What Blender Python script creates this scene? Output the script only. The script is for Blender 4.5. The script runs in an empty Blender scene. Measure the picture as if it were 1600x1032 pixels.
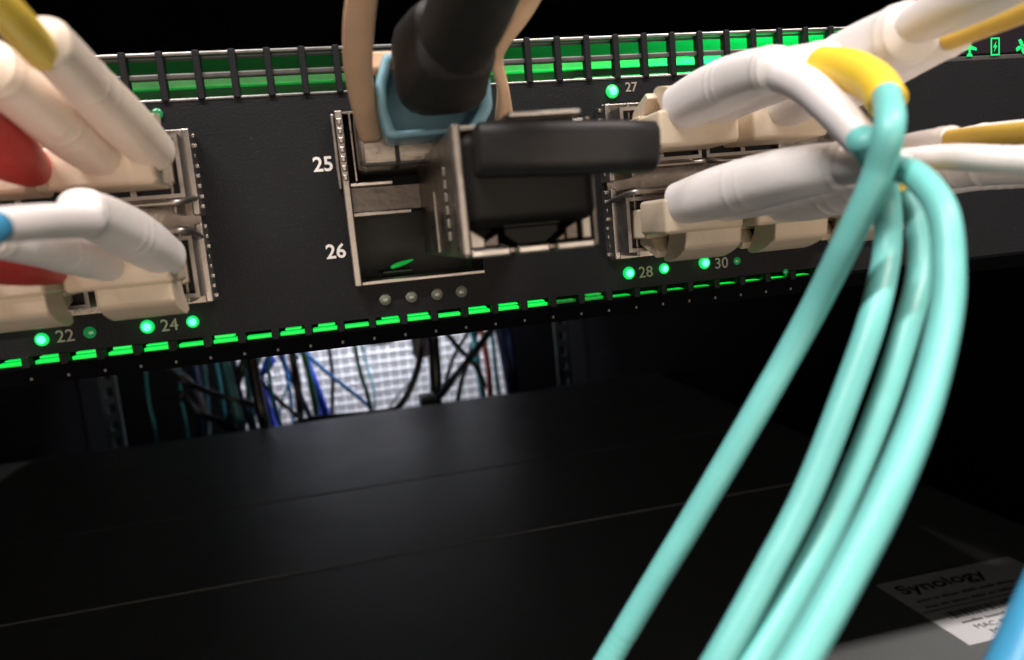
import bpy, bmesh, math, random
from mathutils import Vector, Matrix
random.seed(7)
S = 0.001                                   # everything below is written in millimetres
scene = bpy.context.scene
col = scene.collection

# ------------------------------------------------------------------ camera
CAM = Vector((16.60586, -120.54687, 13.31981))
RX = Vector((0.9715440942753306, -0.21855667555514066, -0.09129650841632722))    # right
DN = Vector((-0.11778682481083953, -0.111395995030366, -0.9867710961475185))     # down
FW = Vector((0.20549534491006874, 0.9694451567063913, -0.133969217952529))       # forward
FPX = 1154.4
cam = bpy.data.cameras.new('camera')
cam.sensor_width = 36.0
cam.lens = 36.0 * FPX / 1600.0
cam.clip_start = 0.002
cam.clip_end = 20.0
cam.dof.use_dof = True
cam.dof.focus_distance = 0.133
cam.dof.aperture_fstop = 26.0
co = bpy.data.objects.new('camera', cam)
col.objects.link(co)
co.matrix_world = Matrix(((RX.x, -DN.x, -FW.x, CAM.x * S), (RX.y, -DN.y, -FW.y, CAM.y * S),
                          (RX.z, -DN.z, -FW.z, CAM.z * S), (0, 0, 0, 1)))
scene.camera = co

# ------------------------------------------------------------------ world, lamps, exposure
world = bpy.data.worlds.new('World')
scene.world = world
world.use_nodes = True
bg = world.node_tree.nodes['Background']
bg.inputs[0].default_value = (0.45, 0.56, 0.6, 1)
bg.inputs[1].default_value = 0.045


def lamp(name, loc, target, size, sizey, power, color):
    d = bpy.data.lights.new(name, 'AREA')
    d.shape = 'RECTANGLE'
    d.size = size * S
    d.size_y = sizey * S
    d.energy = power
    d.color = color
    o = bpy.data.objects.new(name, d)
    o.location = Vector(loc) * S
    o.rotation_euler = (Vector(target) - Vector(loc)).to_track_quat('-Z', 'Y').to_euler()
    col.objects.link(o)
    return o


KEL = math.radians(65)
lamp('overhead_key_lamp', (-620, -1500 * math.cos(KEL), 1500 * math.sin(KEL)), (-620, 0, 0), 800, 60, 39, (1.0, 0.94, 0.91))
lamp('overhead_key_lamp', (760, -1500 * math.cos(KEL), 1500 * math.sin(KEL)), (760, 0, 0), 800, 60, 33, (1.0, 0.9, 0.84))  # second overhead light, added to light the left boots from the right
lamp('aisle_fill', (150, -1400, -190), (30, 0, 0), 1300, 600, 10.5, (1.0, 0.83, 0.68))  # added fill light in place of bounce from the opposite wall and floor
lamp('hidden_rear_light', (20, 655, 30), (20, 900, -230), 260, 40, 2.1, (0.92, 0.93, 1.0))  # unseen light added inside the rack to brighten the mesh and wall

vs = scene.view_settings
vs.view_transform = 'Standard'
vs.look = 'None'
vs.exposure = 0.0
vs.gamma = 1.0
vs.use_curve_mapping = False
scene.render.engine = 'CYCLES'
scene.cycles.use_denoising = True
scene.cycles.max_bounces = 8
scene.cycles.sample_clamp_indirect = 4.0


# ------------------------------------------------------------------ pixel helpers (photo pixels -> points at a real distance)
def ray(px, py):
    return RX * ((px - 800) / FPX) + DN * ((py - 516) / FPX) + FW


def at(px, py, Y):
    d = ray(px, py)
    return CAM + d * ((Y - CAM.y) / d.y)


def at_z(px, py, Z):
    d = ray(px, py)
    return CAM + d * ((Z - CAM.z) / d.z)


def depth(p):
    return (p - CAM).dot(FW)


def by_radius(px, py, rpx, R):
    return CAM + ray(px, py) * (R * FPX / rpx)


# ------------------------------------------------------------------ materials
def mat(name, base, rough=0.5, metal=0.0, bump=0.0, bscale=800.0, var=0.0, vscale=200.0, spec=0.5,
        emit=None, estr=0.0, rvar=0.0, sss=0.0, coat=0.0, speck=0.0):
    m = bpy.data.materials.new(name)
    m.use_nodes = True
    nt = m.node_tree
    b = nt.nodes['Principled BSDF']
    b.inputs['Base Color'].default_value = (*base, 1)
    b.inputs['Roughness'].default_value = rough
    b.inputs['Metallic'].default_value = metal
    b.inputs['Specular IOR Level'].default_value = spec
    b.inputs['Coat Weight'].default_value = coat
    if sss:
        b.inputs['Subsurface Weight'].default_value = sss
        b.inputs['Subsurface Radius'].default_value = (1, 0.8, 0.6)
        b.inputs['Subsurface Scale'].default_value = 0.0012
    if emit:
        b.inputs['Emission Color'].default_value = (*emit, 1)
        b.inputs['Emission Strength'].default_value = estr
    tc = nt.nodes.new('ShaderNodeTexCoord')
    if var or rvar or speck:
        n = nt.nodes.new('ShaderNodeTexNoise')
        n.inputs['Scale'].default_value = vscale
        n.inputs['Detail'].default_value = 5
        n.inputs['Roughness'].default_value = 0.65
        nt.links.new(tc.outputs['Object'], n.inputs['Vector'])
        out = None
        if var:
            r = nt.nodes.new('ShaderNodeValToRGB')
            r.color_ramp.elements[0].position = 0.3
            r.color_ramp.elements[1].position = 0.7
            r.color_ramp.elements[0].color = (*[c * (1 - var) for c in base], 1)
            r.color_ramp.elements[1].color = (*[min(1, c * (1 + var)) for c in base], 1)
            nt.links.new(n.outputs['Fac'], r.inputs['Fac'])
            out = r.outputs['Color']
        if speck:                           # grains of dust
            v = nt.nodes.new('ShaderNodeTexNoise')
            v.inputs['Scale'].default_value = 1500
            v.inputs['Detail'].default_value = 3
            nt.links.new(tc.outputs['Object'], v.inputs['Vector'])
            mr = nt.nodes.new('ShaderNodeMapRange')
            mr.inputs['From Min'].default_value = 0.62
            mr.inputs['From Max'].default_value = 0.78
            mr.inputs['To Max'].default_value = speck
            nt.links.new(v.outputs['Fac'], mr.inputs['Value'])
            mx = nt.nodes.new('ShaderNodeMix')
            mx.data_type = 'RGBA'
            nt.links.new(mr.outputs['Result'], mx.inputs[0])
            if out:
                nt.links.new(out, mx.inputs[6])
            else:
                mx.inputs[6].default_value = (*base, 1)
            mx.inputs[7].default_value = (0.5, 0.45, 0.42, 1)
            out = mx.outputs[2]
        if out:
            nt.links.new(out, b.inputs['Base Color'])
        if rvar:
            mr2 = nt.nodes.new('ShaderNodeMapRange')
            mr2.inputs['From Min'].default_value = 0.3
            mr2.inputs['From Max'].default_value = 0.7
            mr2.inputs['To Min'].default_value = max(0.02, rough - rvar)
            mr2.inputs['To Max'].default_value = min(1, rough + rvar)
            nt.links.new(n.outputs['Fac'], mr2.inputs['Value'])
            nt.links.new(mr2.outputs['Result'], b.inputs['Roughness'])
    if bump:
        n2 = nt.nodes.new('ShaderNodeTexNoise')
        n2.inputs['Scale'].default_value = bscale
        n2.inputs['Detail'].default_value = 4
        bp = nt.nodes.new('ShaderNodeBump')
        bp.inputs['Strength'].default_value = bump
        bp.inputs['Distance'].default_value = 0.0003
        nt.links.new(tc.outputs['Object'], n2.inputs['Vector'])
        nt.links.new(n2.outputs['Fac'], bp.inputs['Height'])
        nt.links.new(bp.outputs['Normal'], b.inputs['Normal'])
    return m


M = {}
M['panel'] = mat('black_powder_coat', (0.0045, 0.005, 0.0065), 0.62, bump=0.3, bscale=2600, speck=0.035, spec=0.22, var=0.15, vscale=120)
M['chassis'] = mat('chassis_steel', (0.02, 0.02, 0.021), 0.6, var=0.2)
M['vent'] = mat('vent_steel', (0.075, 0.072, 0.07), 0.42, 0.3, bump=0.1, var=0.25, vscale=300)
M['rail'] = mat('vent_rail_steel', (0.22, 0.215, 0.21), 0.34, 0.85, bump=0.1, var=0.3, vscale=250)
M['inner'] = mat('inner_board', (0.02, 0.045, 0.03), 0.5, 0.0, var=0.4, vscale=260)
M['glow'] = mat('painted_glow', (0.3, 0.42, 0.33), 0.5, var=0.2, vscale=200)  # paler than the board: the upper row's stronger green is put in the colour
M['strip'] = mat('display_strip', (0.015, 0.011, 0.016), 0.3)
M['steel'] = mat('cage_steel', (0.34, 0.305, 0.275), 0.46, 1.0, bump=0.12, bscale=900, rvar=0.1, var=0.2, vscale=300)
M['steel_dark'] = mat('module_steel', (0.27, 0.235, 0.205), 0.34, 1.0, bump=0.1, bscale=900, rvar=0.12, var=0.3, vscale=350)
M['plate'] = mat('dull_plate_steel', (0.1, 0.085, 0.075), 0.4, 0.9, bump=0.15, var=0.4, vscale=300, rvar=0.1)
M['chrome'] = mat('bright_steel', (0.42, 0.385, 0.35), 0.38, 1.0, bump=0.08, bscale=900, rvar=0.1)
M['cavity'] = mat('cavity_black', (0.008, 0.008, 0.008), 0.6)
M['beige'] = mat('beige_plastic', (0.62, 0.51, 0.38), 0.36, bump=0.12, bscale=700, var=0.08, vscale=150, sss=0.15)
M['white'] = mat('white_boot', (0.86, 0.81, 0.785), 0.36, bump=0.12, bscale=900, var=0.05, vscale=90, sss=0.2)
M['cream'] = mat('cream_boot', (0.83, 0.71, 0.6), 0.4, bump=0.12, bscale=900, var=0.05, vscale=90, sss=0.2)
M['sleeve'] = mat('white_sleeve', (0.8, 0.75, 0.74), 0.42, bump=0.08, var=0.04, vscale=90, sss=0.15)
M['yellow'] = mat('yellow_sleeve', (0.84, 0.57, 0.045), 0.42, bump=0.1, var=0.08, vscale=90)
M['yellow_lit'] = mat('lit_yellow_sleeve', (1.0, 0.68, 0.1), 0.42, bump=0.1, var=0.08, vscale=90)  # the same yellow, brightened to paint in light on the left sleeve
M['yellowcord'] = mat('yellow_jacket', (0.66, 0.43, 0.07), 0.45, bump=0.1, var=0.08, vscale=90)
M['red'] = mat('red_boot', (0.55, 0.045, 0.04), 0.5, bump=0.1, var=0.08)
M['aqua'] = mat('aqua_jacket', (0.165, 0.52, 0.485), 0.44, bump=0.12, bscale=500, var=0.07, vscale=110)
M['blue'] = mat('blue_jacket', (0.05, 0.28, 0.49), 0.4, bump=0.1, var=0.06)
M['latch_blue'] = mat('light_blue_plastic', (0.19, 0.36, 0.44), 0.45, bump=0.1, bscale=600, var=0.08, sss=0.05)
M['strap'] = mat('tan_strap', (0.68, 0.45, 0.29), 0.5, bump=0.15, bscale=500, var=0.1, vscale=140)
M['rubber'] = mat('black_rubber', (0.012, 0.011, 0.011), 0.55, bump=0.2, bscale=1500, speck=0.06)
M['plug'] = mat('black_plug_plastic', (0.004, 0.0036, 0.0036), 0.55, bump=0.12, bscale=900, var=0.2, spec=0.2)
M['tab'] = mat('black_tab_plastic', (0.013, 0.012, 0.0125), 0.5, bump=0.12, bscale=900, var=0.2, spec=0.3)
M['print'] = mat('white_print', (0.72, 0.68, 0.66), 0.6)
M['print_dim'] = mat('grey_print', (0.3, 0.25, 0.22), 0.6)
M['led_off'] = mat('led_lens_off', (0.16, 0.17, 0.13), 0.25, coat=0.5)
M['led_rim'] = mat('led_lens_lit', (0.02, 0.3, 0.08), 0.3, emit=(0.0, 0.62, 0.1), estr=1.1)
M['led_core'] = mat('led_core_lit', (0.1, 0.8, 0.4), 0.3, emit=(0.1, 1.0, 0.42), estr=2.2)
M['led_dim'] = mat('led_lens_faint', (0.02, 0.14, 0.06), 0.25, emit=(0.0, 0.6, 0.12), estr=0.16, coat=0.4)
M['icon'] = mat('icon_lit', (0.0, 0.3, 0.1), 0.4, emit=(0.01, 0.85, 0.16), estr=0.9)
M['pipe_glint'] = [mat('pipe_and_glint_%d' % k, (0.02, 0.25, 0.06), 0.4, emit=(0.0, 0.72, 0.07), estr=e)
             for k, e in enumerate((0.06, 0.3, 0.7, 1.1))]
M['nas'] = mat('dark_lid_steel', (0.145, 0.152, 0.152), 0.38, 0.0, bump=0.05, bscale=1800, rvar=0.05, vscale=20, spec=1.0)
M['sticker'] = mat('sticker_paper', (0.66, 0.65, 0.66), 0.45, bump=0.03)
M['ink'] = mat('sticker_ink', (0.03, 0.03, 0.035), 0.5)
M['post'] = mat('rack_zinc', (0.05, 0.065, 0.065), 0.6, 0.0, spec=0.2, var=0.3, vscale=60)
M['wall'] = mat('pale_wall', (0.35, 0.355, 0.385), 0.8, var=0.06, vscale=3)
M['wire'] = mat('white_wire', (0.93, 0.93, 0.96), 0.4)
M['black'] = mat('rack_black', (0.002, 0.002, 0.0025), 0.9, spec=0.05)
M['screw'] = mat('black_screw', (0.01, 0.01, 0.01), 0.4, 0.4)


# ------------------------------------------------------------------ building helpers
ORG = {}


def link(o, parent=None):
    col.objects.link(o)
    if parent is not None:
        o.parent = parent
    return o


def tag(o, label, cat=None, group=None, kind=None):
    if label:
        o['label'] = label
    if cat:
        o['category'] = cat
    if group:
        o['group'] = group
    if kind:
        o['kind'] = kind
    return o


def thing(name, label, cat, base, group=None):
    o = bpy.data.objects.new(name, None)
    o.empty_display_size = 0.005
    o.location = Vector(base) * S
    link(o)
    tag(o, label, cat, group)
    ORG[o.name] = Vector(base)
    return o


def org(parent):
    return ORG.get(parent.name, Vector((0, 0, 0))) if parent is not None else Vector((0, 0, 0))


def obj(name, bm, m, parent=None, smooth=False, pos=None):
    """one mesh object; bm holds world millimetres (or local ones around pos)"""
    me = bpy.data.meshes.new(name)
    o0 = org(parent)
    for v in bm.verts:
        v.co = (v.co - (Vector((0, 0, 0)) if pos is not None else o0)) * S
    bmesh.ops.recalc_face_normals(bm, faces=bm.faces)
    bm.to_mesh(me)
    bm.free()
    if smooth:
        for p in me.polygons:
            p.use_smooth = True
    me.materials.append(m)
    o = bpy.data.objects.new(name, me)
    link(o, parent)
    ORG[o.name] = o0
    if pos is not None:
        o.location = (Vector(pos) - o0) * S
    return o


def again(src, parent, pos):
    o = bpy.data.objects.new(src.name.split('.')[0], src.data)
    link(o, parent)
    o.location = (Vector(pos) - org(parent)) * S
    ORG[o.name] = org(parent)
    return o


def add_box(bm, x0, x1, y0, y1, z0, z1, bev=0.0, seg=2):
    r = bmesh.ops.create_cube(bm, size=1.0)
    vs_ = r['verts']
    for v in vs_:
        v.co = Vector(((x0 + x1) / 2 + v.co.x * (x1 - x0), (y0 + y1) / 2 + v.co.y * (y1 - y0), (z0 + z1) / 2 + v.co.z * (z1 - z0)))
    if bev:
        es = list({e for v in vs_ for e in v.link_edges})
        bmesh.ops.bevel(bm, geom=es, offset=bev, segments=seg, affect='EDGES', profile=0.5)


def box(name, dims, m, parent=None, bev=0.0, seg=2, smooth=False):
    bm = bmesh.new()
    add_box(bm, *dims, bev=bev, seg=seg)
    return obj(name, bm, m, parent, smooth)


def spline(pts, n):
    """Catmull-Rom through rows of floats"""
    P = [list(p) for p in pts]
    P = [[2 * a - b for a, b in zip(P[0], P[1])]] + P + [[2 * a - b for a, b in zip(P[-1], P[-2])]]
    out = []
    for i in range(1, len(P) - 2):
        for k in range(n):
            t = k / n
            out.append([0.5 * (2 * b + (c - a) * t + (2 * a - 5 * b + 4 * c - d) * t * t + (3 * b - a - 3 * c + d) * t ** 3)
                        for a, b, c, d in zip(P[i - 1], P[i], P[i + 1], P[i + 2])])
    out.append(P[-2])
    return out


def add_tube(bm, rows, segs=20, sq=2.0, flat=1.0, capround=0.0, up=Vector((0, 0, 1))):
    """rows of (x,y,z,r); sq>2 squares the section; flat scales the side axis; capround rounds both ends"""
    rows = [list(r) for r in rows]
    pos = [Vector(r[:3]) for r in rows]
    rad = [r[3] for r in rows]
    if capround:
        t0 = (pos[1] - pos[0]).normalized()
        t1 = (pos[-1] - pos[-2]).normalized()
        hp, hr, tp, tr = [], [], [], []
        for k in range(5):
            a = math.pi / 2 * (k + 0.35) / 5
            hp.append(pos[0] - t0 * rad[0] * capround * (1 - math.sin(a)))
            hr.append(rad[0] * (1 - capround * (1 - math.cos(math.pi / 2 - a))) if capround < 1 else rad[0] * math.cos(math.pi / 2 - a))
            tp.insert(0, pos[-1] + t1 * rad[-1] * capround * (1 - math.sin(a)))
            tr.insert(0, rad[-1] * (1 - capround * (1 - math.cos(math.pi / 2 - a))) if capround < 1 else rad[-1] * math.cos(math.pi / 2 - a))
        pos = hp + pos + tp
        rad = hr + rad + tr
    rings = []
    prev = None
    n = len(pos)
    for i in range(n):
        t = (pos[min(i + 1, n - 1)] - pos[max(i - 1, 0)])
        t = t.normalized() if t.length > 1e-9 else Vector((0, 1, 0))
        if prev is None:
            u = up - t * up.dot(t)
            if u.length < 0.1:
                u = Vector((1, 0, 0)) - t * t.x
        else:
            u = prev - t * prev.dot(t)
        u.normalize()
        prev = u
        s = t.cross(u)
        ring = []
        for k in range(segs):
            a = 2 * math.pi * k / segs
            c, sn = math.cos(a), math.sin(a)
            q = (abs(c) ** sq + abs(sn) ** sq) ** (-1 / sq)
            ring.append(bm.verts.new(pos[i] + (u * c + s * sn * flat) * rad[i] * q))
        rings.append(ring)
    for i in range(n - 1):
        for k in range(segs):
            bm.faces.new((rings[i][k], rings[i][(k + 1) % segs], rings[i + 1][(k + 1) % segs], rings[i + 1][k]))
    bm.faces.new(rings[0])
    bm.faces.new(rings[-1])


def tube(name, rows, m, parent=None, segs=20, n=8, sq=2.0, flat=1.0, capround=0.0, ribs=None):
    pts = spline(rows, n)
    if ribs:                                # (position 0..1, half width, relative height)
        for i, p in enumerate(pts):
            s = i / (len(pts) - 1)
            for c, w, h in ribs:
                p[3] *= 1 + h * math.exp(-((s - c) / w) ** 2)
    bm = bmesh.new()
    add_tube(bm, pts, segs, sq, flat, capround)
    return obj(name, bm, m, parent, True)


def prism(name, poly, axis, a0, a1, m, parent=None, bev=0.0, smooth=False):
    """polygon extruded along axis ('x','y','z') from a0 to a1"""
    bm = bmesh.new()

    def P(u, v, a):
        return Vector((a, u, v)) if axis == 'x' else Vector((u, a, v)) if axis == 'y' else Vector((u, v, a))
    lo = [bm.verts.new(P(u, v, a0)) for u, v in poly]
    hi = [bm.verts.new(P(u, v, a1)) for u, v in poly]
    bm.faces.new(lo)
    bm.faces.new(hi[::-1])
    for i in range(len(poly)):
        j = (i + 1) % len(poly)
        bm.faces.new((lo[i], lo[j], hi[j], hi[i]))
    if bev:
        bmesh.ops.bevel(bm, geom=bm.edges[:], offset=bev, segments=2, affect='EDGES', profile=0.5)
    return obj(name, bm, m, parent, smooth)


def text(name, body, m, parent, centre, height, face='front', width=None, bold=0.0, thick=0.06, align='CENTER'):
    cu = bpy.data.curves.new(name, 'FONT')
    cu.body = body
    cu.align_x = align
    cu.align_y = 'CENTER'
    cu.size = height / 0.72
    cu.offset = bold
    cu.extrude = thick
    cu.resolution_u = 3
    t = bpy.data.objects.new('tmp', cu)
    col.objects.link(t)
    bpy.context.view_layer.update()
    me = bpy.data.meshes.new_from_object(t.evaluated_get(bpy.context.evaluated_depsgraph_get()))
    bpy.data.objects.remove(t)
    bpy.data.curves.remove(cu)
    bm = bmesh.new()
    bm.from_mesh(me)
    bpy.data.meshes.remove(me)
    if width:
        w = max(v.co.x for v in bm.verts) - min(v.co.x for v in bm.verts)
        for v in bm.verts:
            v.co.x *= width / w
    c = Vector(centre)
    for v in bm.verts:
        p = v.co.copy()
        v.co = c + (Vector((p.x, -p.z, p.y)) if face == 'front' else Vector((p.x, p.y, p.z)))
    return obj(name, bm, m, parent)


def ring_rect(bm, x0, x1, z0, z1, t, y0, y1):
    add_box(bm, x0, x0 + t, y0, y1, z0, z1)
    add_box(bm, x1 - t, x1, y0, y1, z0, z1)
    add_box(bm, x0 + t, x1 - t, y0, y1, z0, z0 + t)
    add_box(bm, x0 + t, x1 - t, y0, y1, z1 - t, z1)


# =================================================================== LARGE STRUCTURE
PITCH = 14.25 / 2.82
LX, RXX = -213.0, 227.0                     # switch left and right ends
VL, VR = -62.2, 112.0                       # the vented stretch that is built slot by slot
ZT, ZB = 43.6, -3.2
ZVT = 36.55                                 # lower edge of the upper vents

wall = box('aisle_wall', (-700, 760, 905, 925, -700, 60), M['wall'])
tag(wall, 'pale lavender wall lit behind the rack door', kind='structure')
sl = box('rack_side_wall', (-262, -236, -54, 712, -500, 420), M['black'])
tag(sl, 'black side wall of the rack on the left', kind='structure')
sr = box('rack_side_wall', (250, 276, -54, 712, -500, 420), M['black'])  # both side walls thickened and run forward to stop lamp light leaking in
tag(sr, 'black side wall of the rack on the right', kind='structure')

rp = box('rear_blocker', (-258, 272, 706, 710, 40, 420), M['black'])  # added out of sight to keep world light out above the switch
tag(rp, 'unseen black sheet added above the rear door to block light', kind='structure')
# ------------------------------------------------------------------ rack door of wire mesh
door = thing('rack_door', 'white wire mesh rear door seen bright through the gap under the switch', 'door', (20, 700, -500))
bm = bmesh.new()
x = -118.0
while x < 186:
    add_box(bm, x - 0.55, x + 0.55, 700.0, 701.2, -470, 20)
    x += 10.4
z = -460.0
while z < 15:
    add_box(bm, -150, 196, 698.7, 699.9, z - 0.55, z + 0.55)
    z += 10.4
g = obj('wire_grid', bm, M['wire'], door)
g['kind'] = 'stuff'
box('door_stile', (-258, -118, 696, 704, -480, 40), M['black'], door, 0.6)
box('door_stile', (182, 272, 696, 704, -480, 40), M['black'], door, 0.6)
box('door_rail', (-150, 190, 696, 704, 20, 40), M['black'], door, 0.6)

# ------------------------------------------------------------------ rear posts with square holes
def post(label, x0, w):
    t = thing('rack_post', label, 'rack post', (x0 + w / 2, 620, -480), 'rear posts of the rack')
    box('flange', (x0, x0 + w * 0.28, 618, 620, -480, 120), M['post'], t, 0.3)
    box('flange', (x0 + w * 0.72, x0 + w, 618, 620, -480, 120), M['post'], t, 0.3)
    first = None
    z = -300.0
    while z < 80:
        bm = bmesh.new()
        add_box(bm, -w * 0.22, w * 0.22, -1, 1, -3.2, 3.2)
        if first is None:
            first = obj('hole_bridge', bm, M['post'], t, pos=(x0 + w / 2, 619, z))
        else:
            bm.free()
            again(first, t, (x0 + w / 2, 619, z))
        z += 15.9
    return t


post('dim rear rack post with a row of square holes at the left', -220.0, 15.0)
post('dim rear rack post with square holes right of the navy cables', 218.0, 15.0)

# ------------------------------------------------------------------ storage box below the switch
NZ = -112.0
nas = thing('storage_server', 'dark steel storage server whose wide flat lid fills the foreground below', 'server', (8, 180, -230))
box('body', (-235.4, 249.4, -30, 430, -230, -113.9), M['nas'], nas, 0.8)
bm = bmesh.new()
add_box(bm, -235, 249, -29.5, 168.8, -113.9, NZ - 0.3, 0.35)
fl = obj('front_lid', bm, M['nas'], nas)
bm = bmesh.new()
add_box(bm, -235, 249, 169.2, 258.6, -114.0, NZ, 0.1)
obj('middle_lid', bm, M['nas'], nas)
bm = bmesh.new()
add_box(bm, -235, 249, 259.8, 429.5, -113.3, NZ, 0.35)
obj('rear_lid', bm, M['nas'], nas)

# sticker on the lid
SX0, SX1, SY0, SY1 = 172.0, 224.0, 41.0, 78.5
st = thing('sticker', 'grey product sticker with logo and barcode lying on the dark lid', 'sticker', (SX0, SY0, NZ - 0.3))
ZS = NZ - 0.3
box('paper', (SX0, SX1, SY0, SY1, ZS + 0.01, ZS + 0.12), M['sticker'], st)
Zi = ZS + 0.15
text('logo_lettering', 'Synology', M['ink'], st, (SX0 + 3.2 + 16, SY1 - 6.4, Zi), 5.4, 'top', 32, bold=0.12, thick=0.02)


def small_print(x0, x1, y, h):
    """a line of print too small to read: word-long runs of tiny strokes"""
    bm = bmesh.new()
    x = x0
    while x < x1:
        for _ in range(random.randint(3, 8)):
            w_ = random.uniform(0.35, 0.8)
            add_box(bm, x, x + w_, y - h / 2, y - h / 2 + h * random.choice((0.7, 0.7, 1.0)), Zi - 0.02, Zi + 0.02)
            x += w_ + 0.3
        x += 0.9
    o = obj('small_print', bm, M['ink'], st)
    o['kind'] = 'stuff'


small_print(SX0 + 4, SX1 - 10, SY1 - 13.6, 1.3)
small_print(SX0 + 4, SX1 - 7, SY1 - 17.2, 1.3)
bm = bmesh.new()
add_box(bm, SX0 + 0.6, SX1 - 0.6, SY1 - 19.9, SY1 - 19.6, Zi - 0.02, Zi + 0.02)
obj('rule_line', bm, M['ink'], st)
bm = bmesh.new()
xx = SX0 + 6
while xx < SX1 - 6:
    w = random.choice((0.3, 0.3, 0.6, 0.9))
    add_box(bm, xx, xx + w, SY1 - 25.3, SY1 - 21.6, Zi - 0.02, Zi + 0.02)
    xx += w + random.choice((0.35, 0.6, 0.9))
bc = obj('barcode', bm, M['ink'], st)
bc['kind'] = 'stuff'
small_print(SX0 + 7, SX1 - 12, SY1 - 27.6, 1.3)
text('lettering', 'MAC', M['ink'], st, (SX0 + 12, SY1 - 31.0, Zi), 2.3, 'top', 7, thick=0.02)
small_print(SX0 + 17, SX1 - 10, SY1 - 31.0, 1.6)
text('lettering', 'M', M['ink'], st, (SX0 + 12, SY1 - 34.4, Zi), 2.3, 'top', 2.6, thick=0.02)
small_print(SX0 + 15, SX1 - 10, SY1 - 34.4, 1.6)

# ------------------------------------------------------------------ black box added above, unseen, to shade the switch lid and block the rear
above = thing('light_blocker', 'unseen black box added above the switch to block light', 'server', (7, 300, 80))
box('body', (LX, RXX, 22, 600, 80, 122), M['black'], above, 0.8)
for sx in (LX - 12, RXX + 2):
    box('mounting_ear', (sx, sx + 10, 20, 23, 81, 121), M['black'], above, 0.4)

# =================================================================== THE SWITCH
sw = thing('network_switch', 'black network switch with green lit vent slots and numbered ports', 'switch', (7, 200, ZB))
QX0, QX1, QZ0, QZ1 = 18.4, 38.3, 7.3, 33.2  # opening of ports 25 and 26
# faceplate around the port opening (butted slabs of one sheet)
bm = bmesh.new()
ZP0 = 1.35
add_box(bm, LX, QX0, 0, 1.4, ZP0, ZVT)
add_box(bm, QX1, RXX, 0, 1.4, ZP0, ZVT)
add_box(bm, QX0, QX1, 0, 1.4, ZP0, QZ0)
add_box(bm, QX0, QX1, 0, 1.4, QZ1, ZVT)
add_box(bm, LX, VL, 0, 1.4, ZVT, ZT)
add_box(bm, LX, VL, 0, 1.4, -0.1, ZP0)
add_box(bm, 101.5, RXX, 0, 1.4, 0.02, ZP0)
bmesh.ops.remove_doubles(bm, verts=bm.verts, dist=0.001)
obj('faceplate', bm, M['panel'], sw)
box('display_strip', (VR, RXX, -0.1, 1.4, 37.7, ZT), M['strip'], sw, 0.15)
box('faceplate_edge', (VR, RXX, 0.05, 1.4, ZVT, 37.55), M['vent'], sw, 0.2)
box('chassis', (LX, RXX, 16, 400, ZB + 0.4, ZT - 0.2), M['chassis'], sw, 0.4)
box('inner_board', (LX + 2, RXX - 2, 13.6, 15.9, 0.4, 42.6), M['inner'], sw)
box('glow_strip', (LX + 2, 160, 11.6, 13.5, 40.9, 42.6), M['glow'], sw, 0.3)  # added pale strip, paints the brighter glow of the upper row
box('glow_strip', (60, 160, 10.6, 13.5, 38.6, 39.3), M['glow'], sw, 0.2)  # added pale strip, paints the thin bright line in the lower row
for ex in (LX - 21, RXX + 0.5):
    box('mounting_ear', (ex, ex + 20.5, 0.3, 2.3, ZB + 0.5, ZT - 0.5), M['panel'], sw, 0.3)
box('lid_sheet', (LX, RXX, 1.5, 16, ZT - 0.9, ZT), M['chassis'], sw)
box('floor_sheet', (LX, RXX, 2.9, 16, ZB, ZB + 0.8), M['chassis'], sw)

# vents along the upper edge: rails and one bar for each gap
box('vent_rail', (VL, VR, -0.1, 1.3, 43.05, ZT), M['rail'], sw, 0.2)
box('vent_rail', (VL, VR, 0.1, 1.2, 39.75, 40.6), M['vent'], sw, 0.22)
box('vent_rail', (VL, VR, -0.15, 1.3, ZVT - 0.02, ZVT + 0.42), M['rail'], sw, 0.18)
first = None
i = -10
while True:
    xb = -11.696 + i * PITCH
    if xb > VR:
        break
    if xb > VL + 1:
        if first is None:
            bm = bmesh.new()
            add_box(bm, -0.52, 0.52, -0.45, 1.35, -(43.75 - ZVT) / 2, (43.75 - ZVT) / 2, 0.2)
            first = obj('vent_bar', bm, M['panel'], sw, pos=(xb, 0, (43.75 + ZVT) / 2))
        else:
            again(first, sw, (xb, 0, (43.75 + ZVT) / 2))
    i += 1

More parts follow.
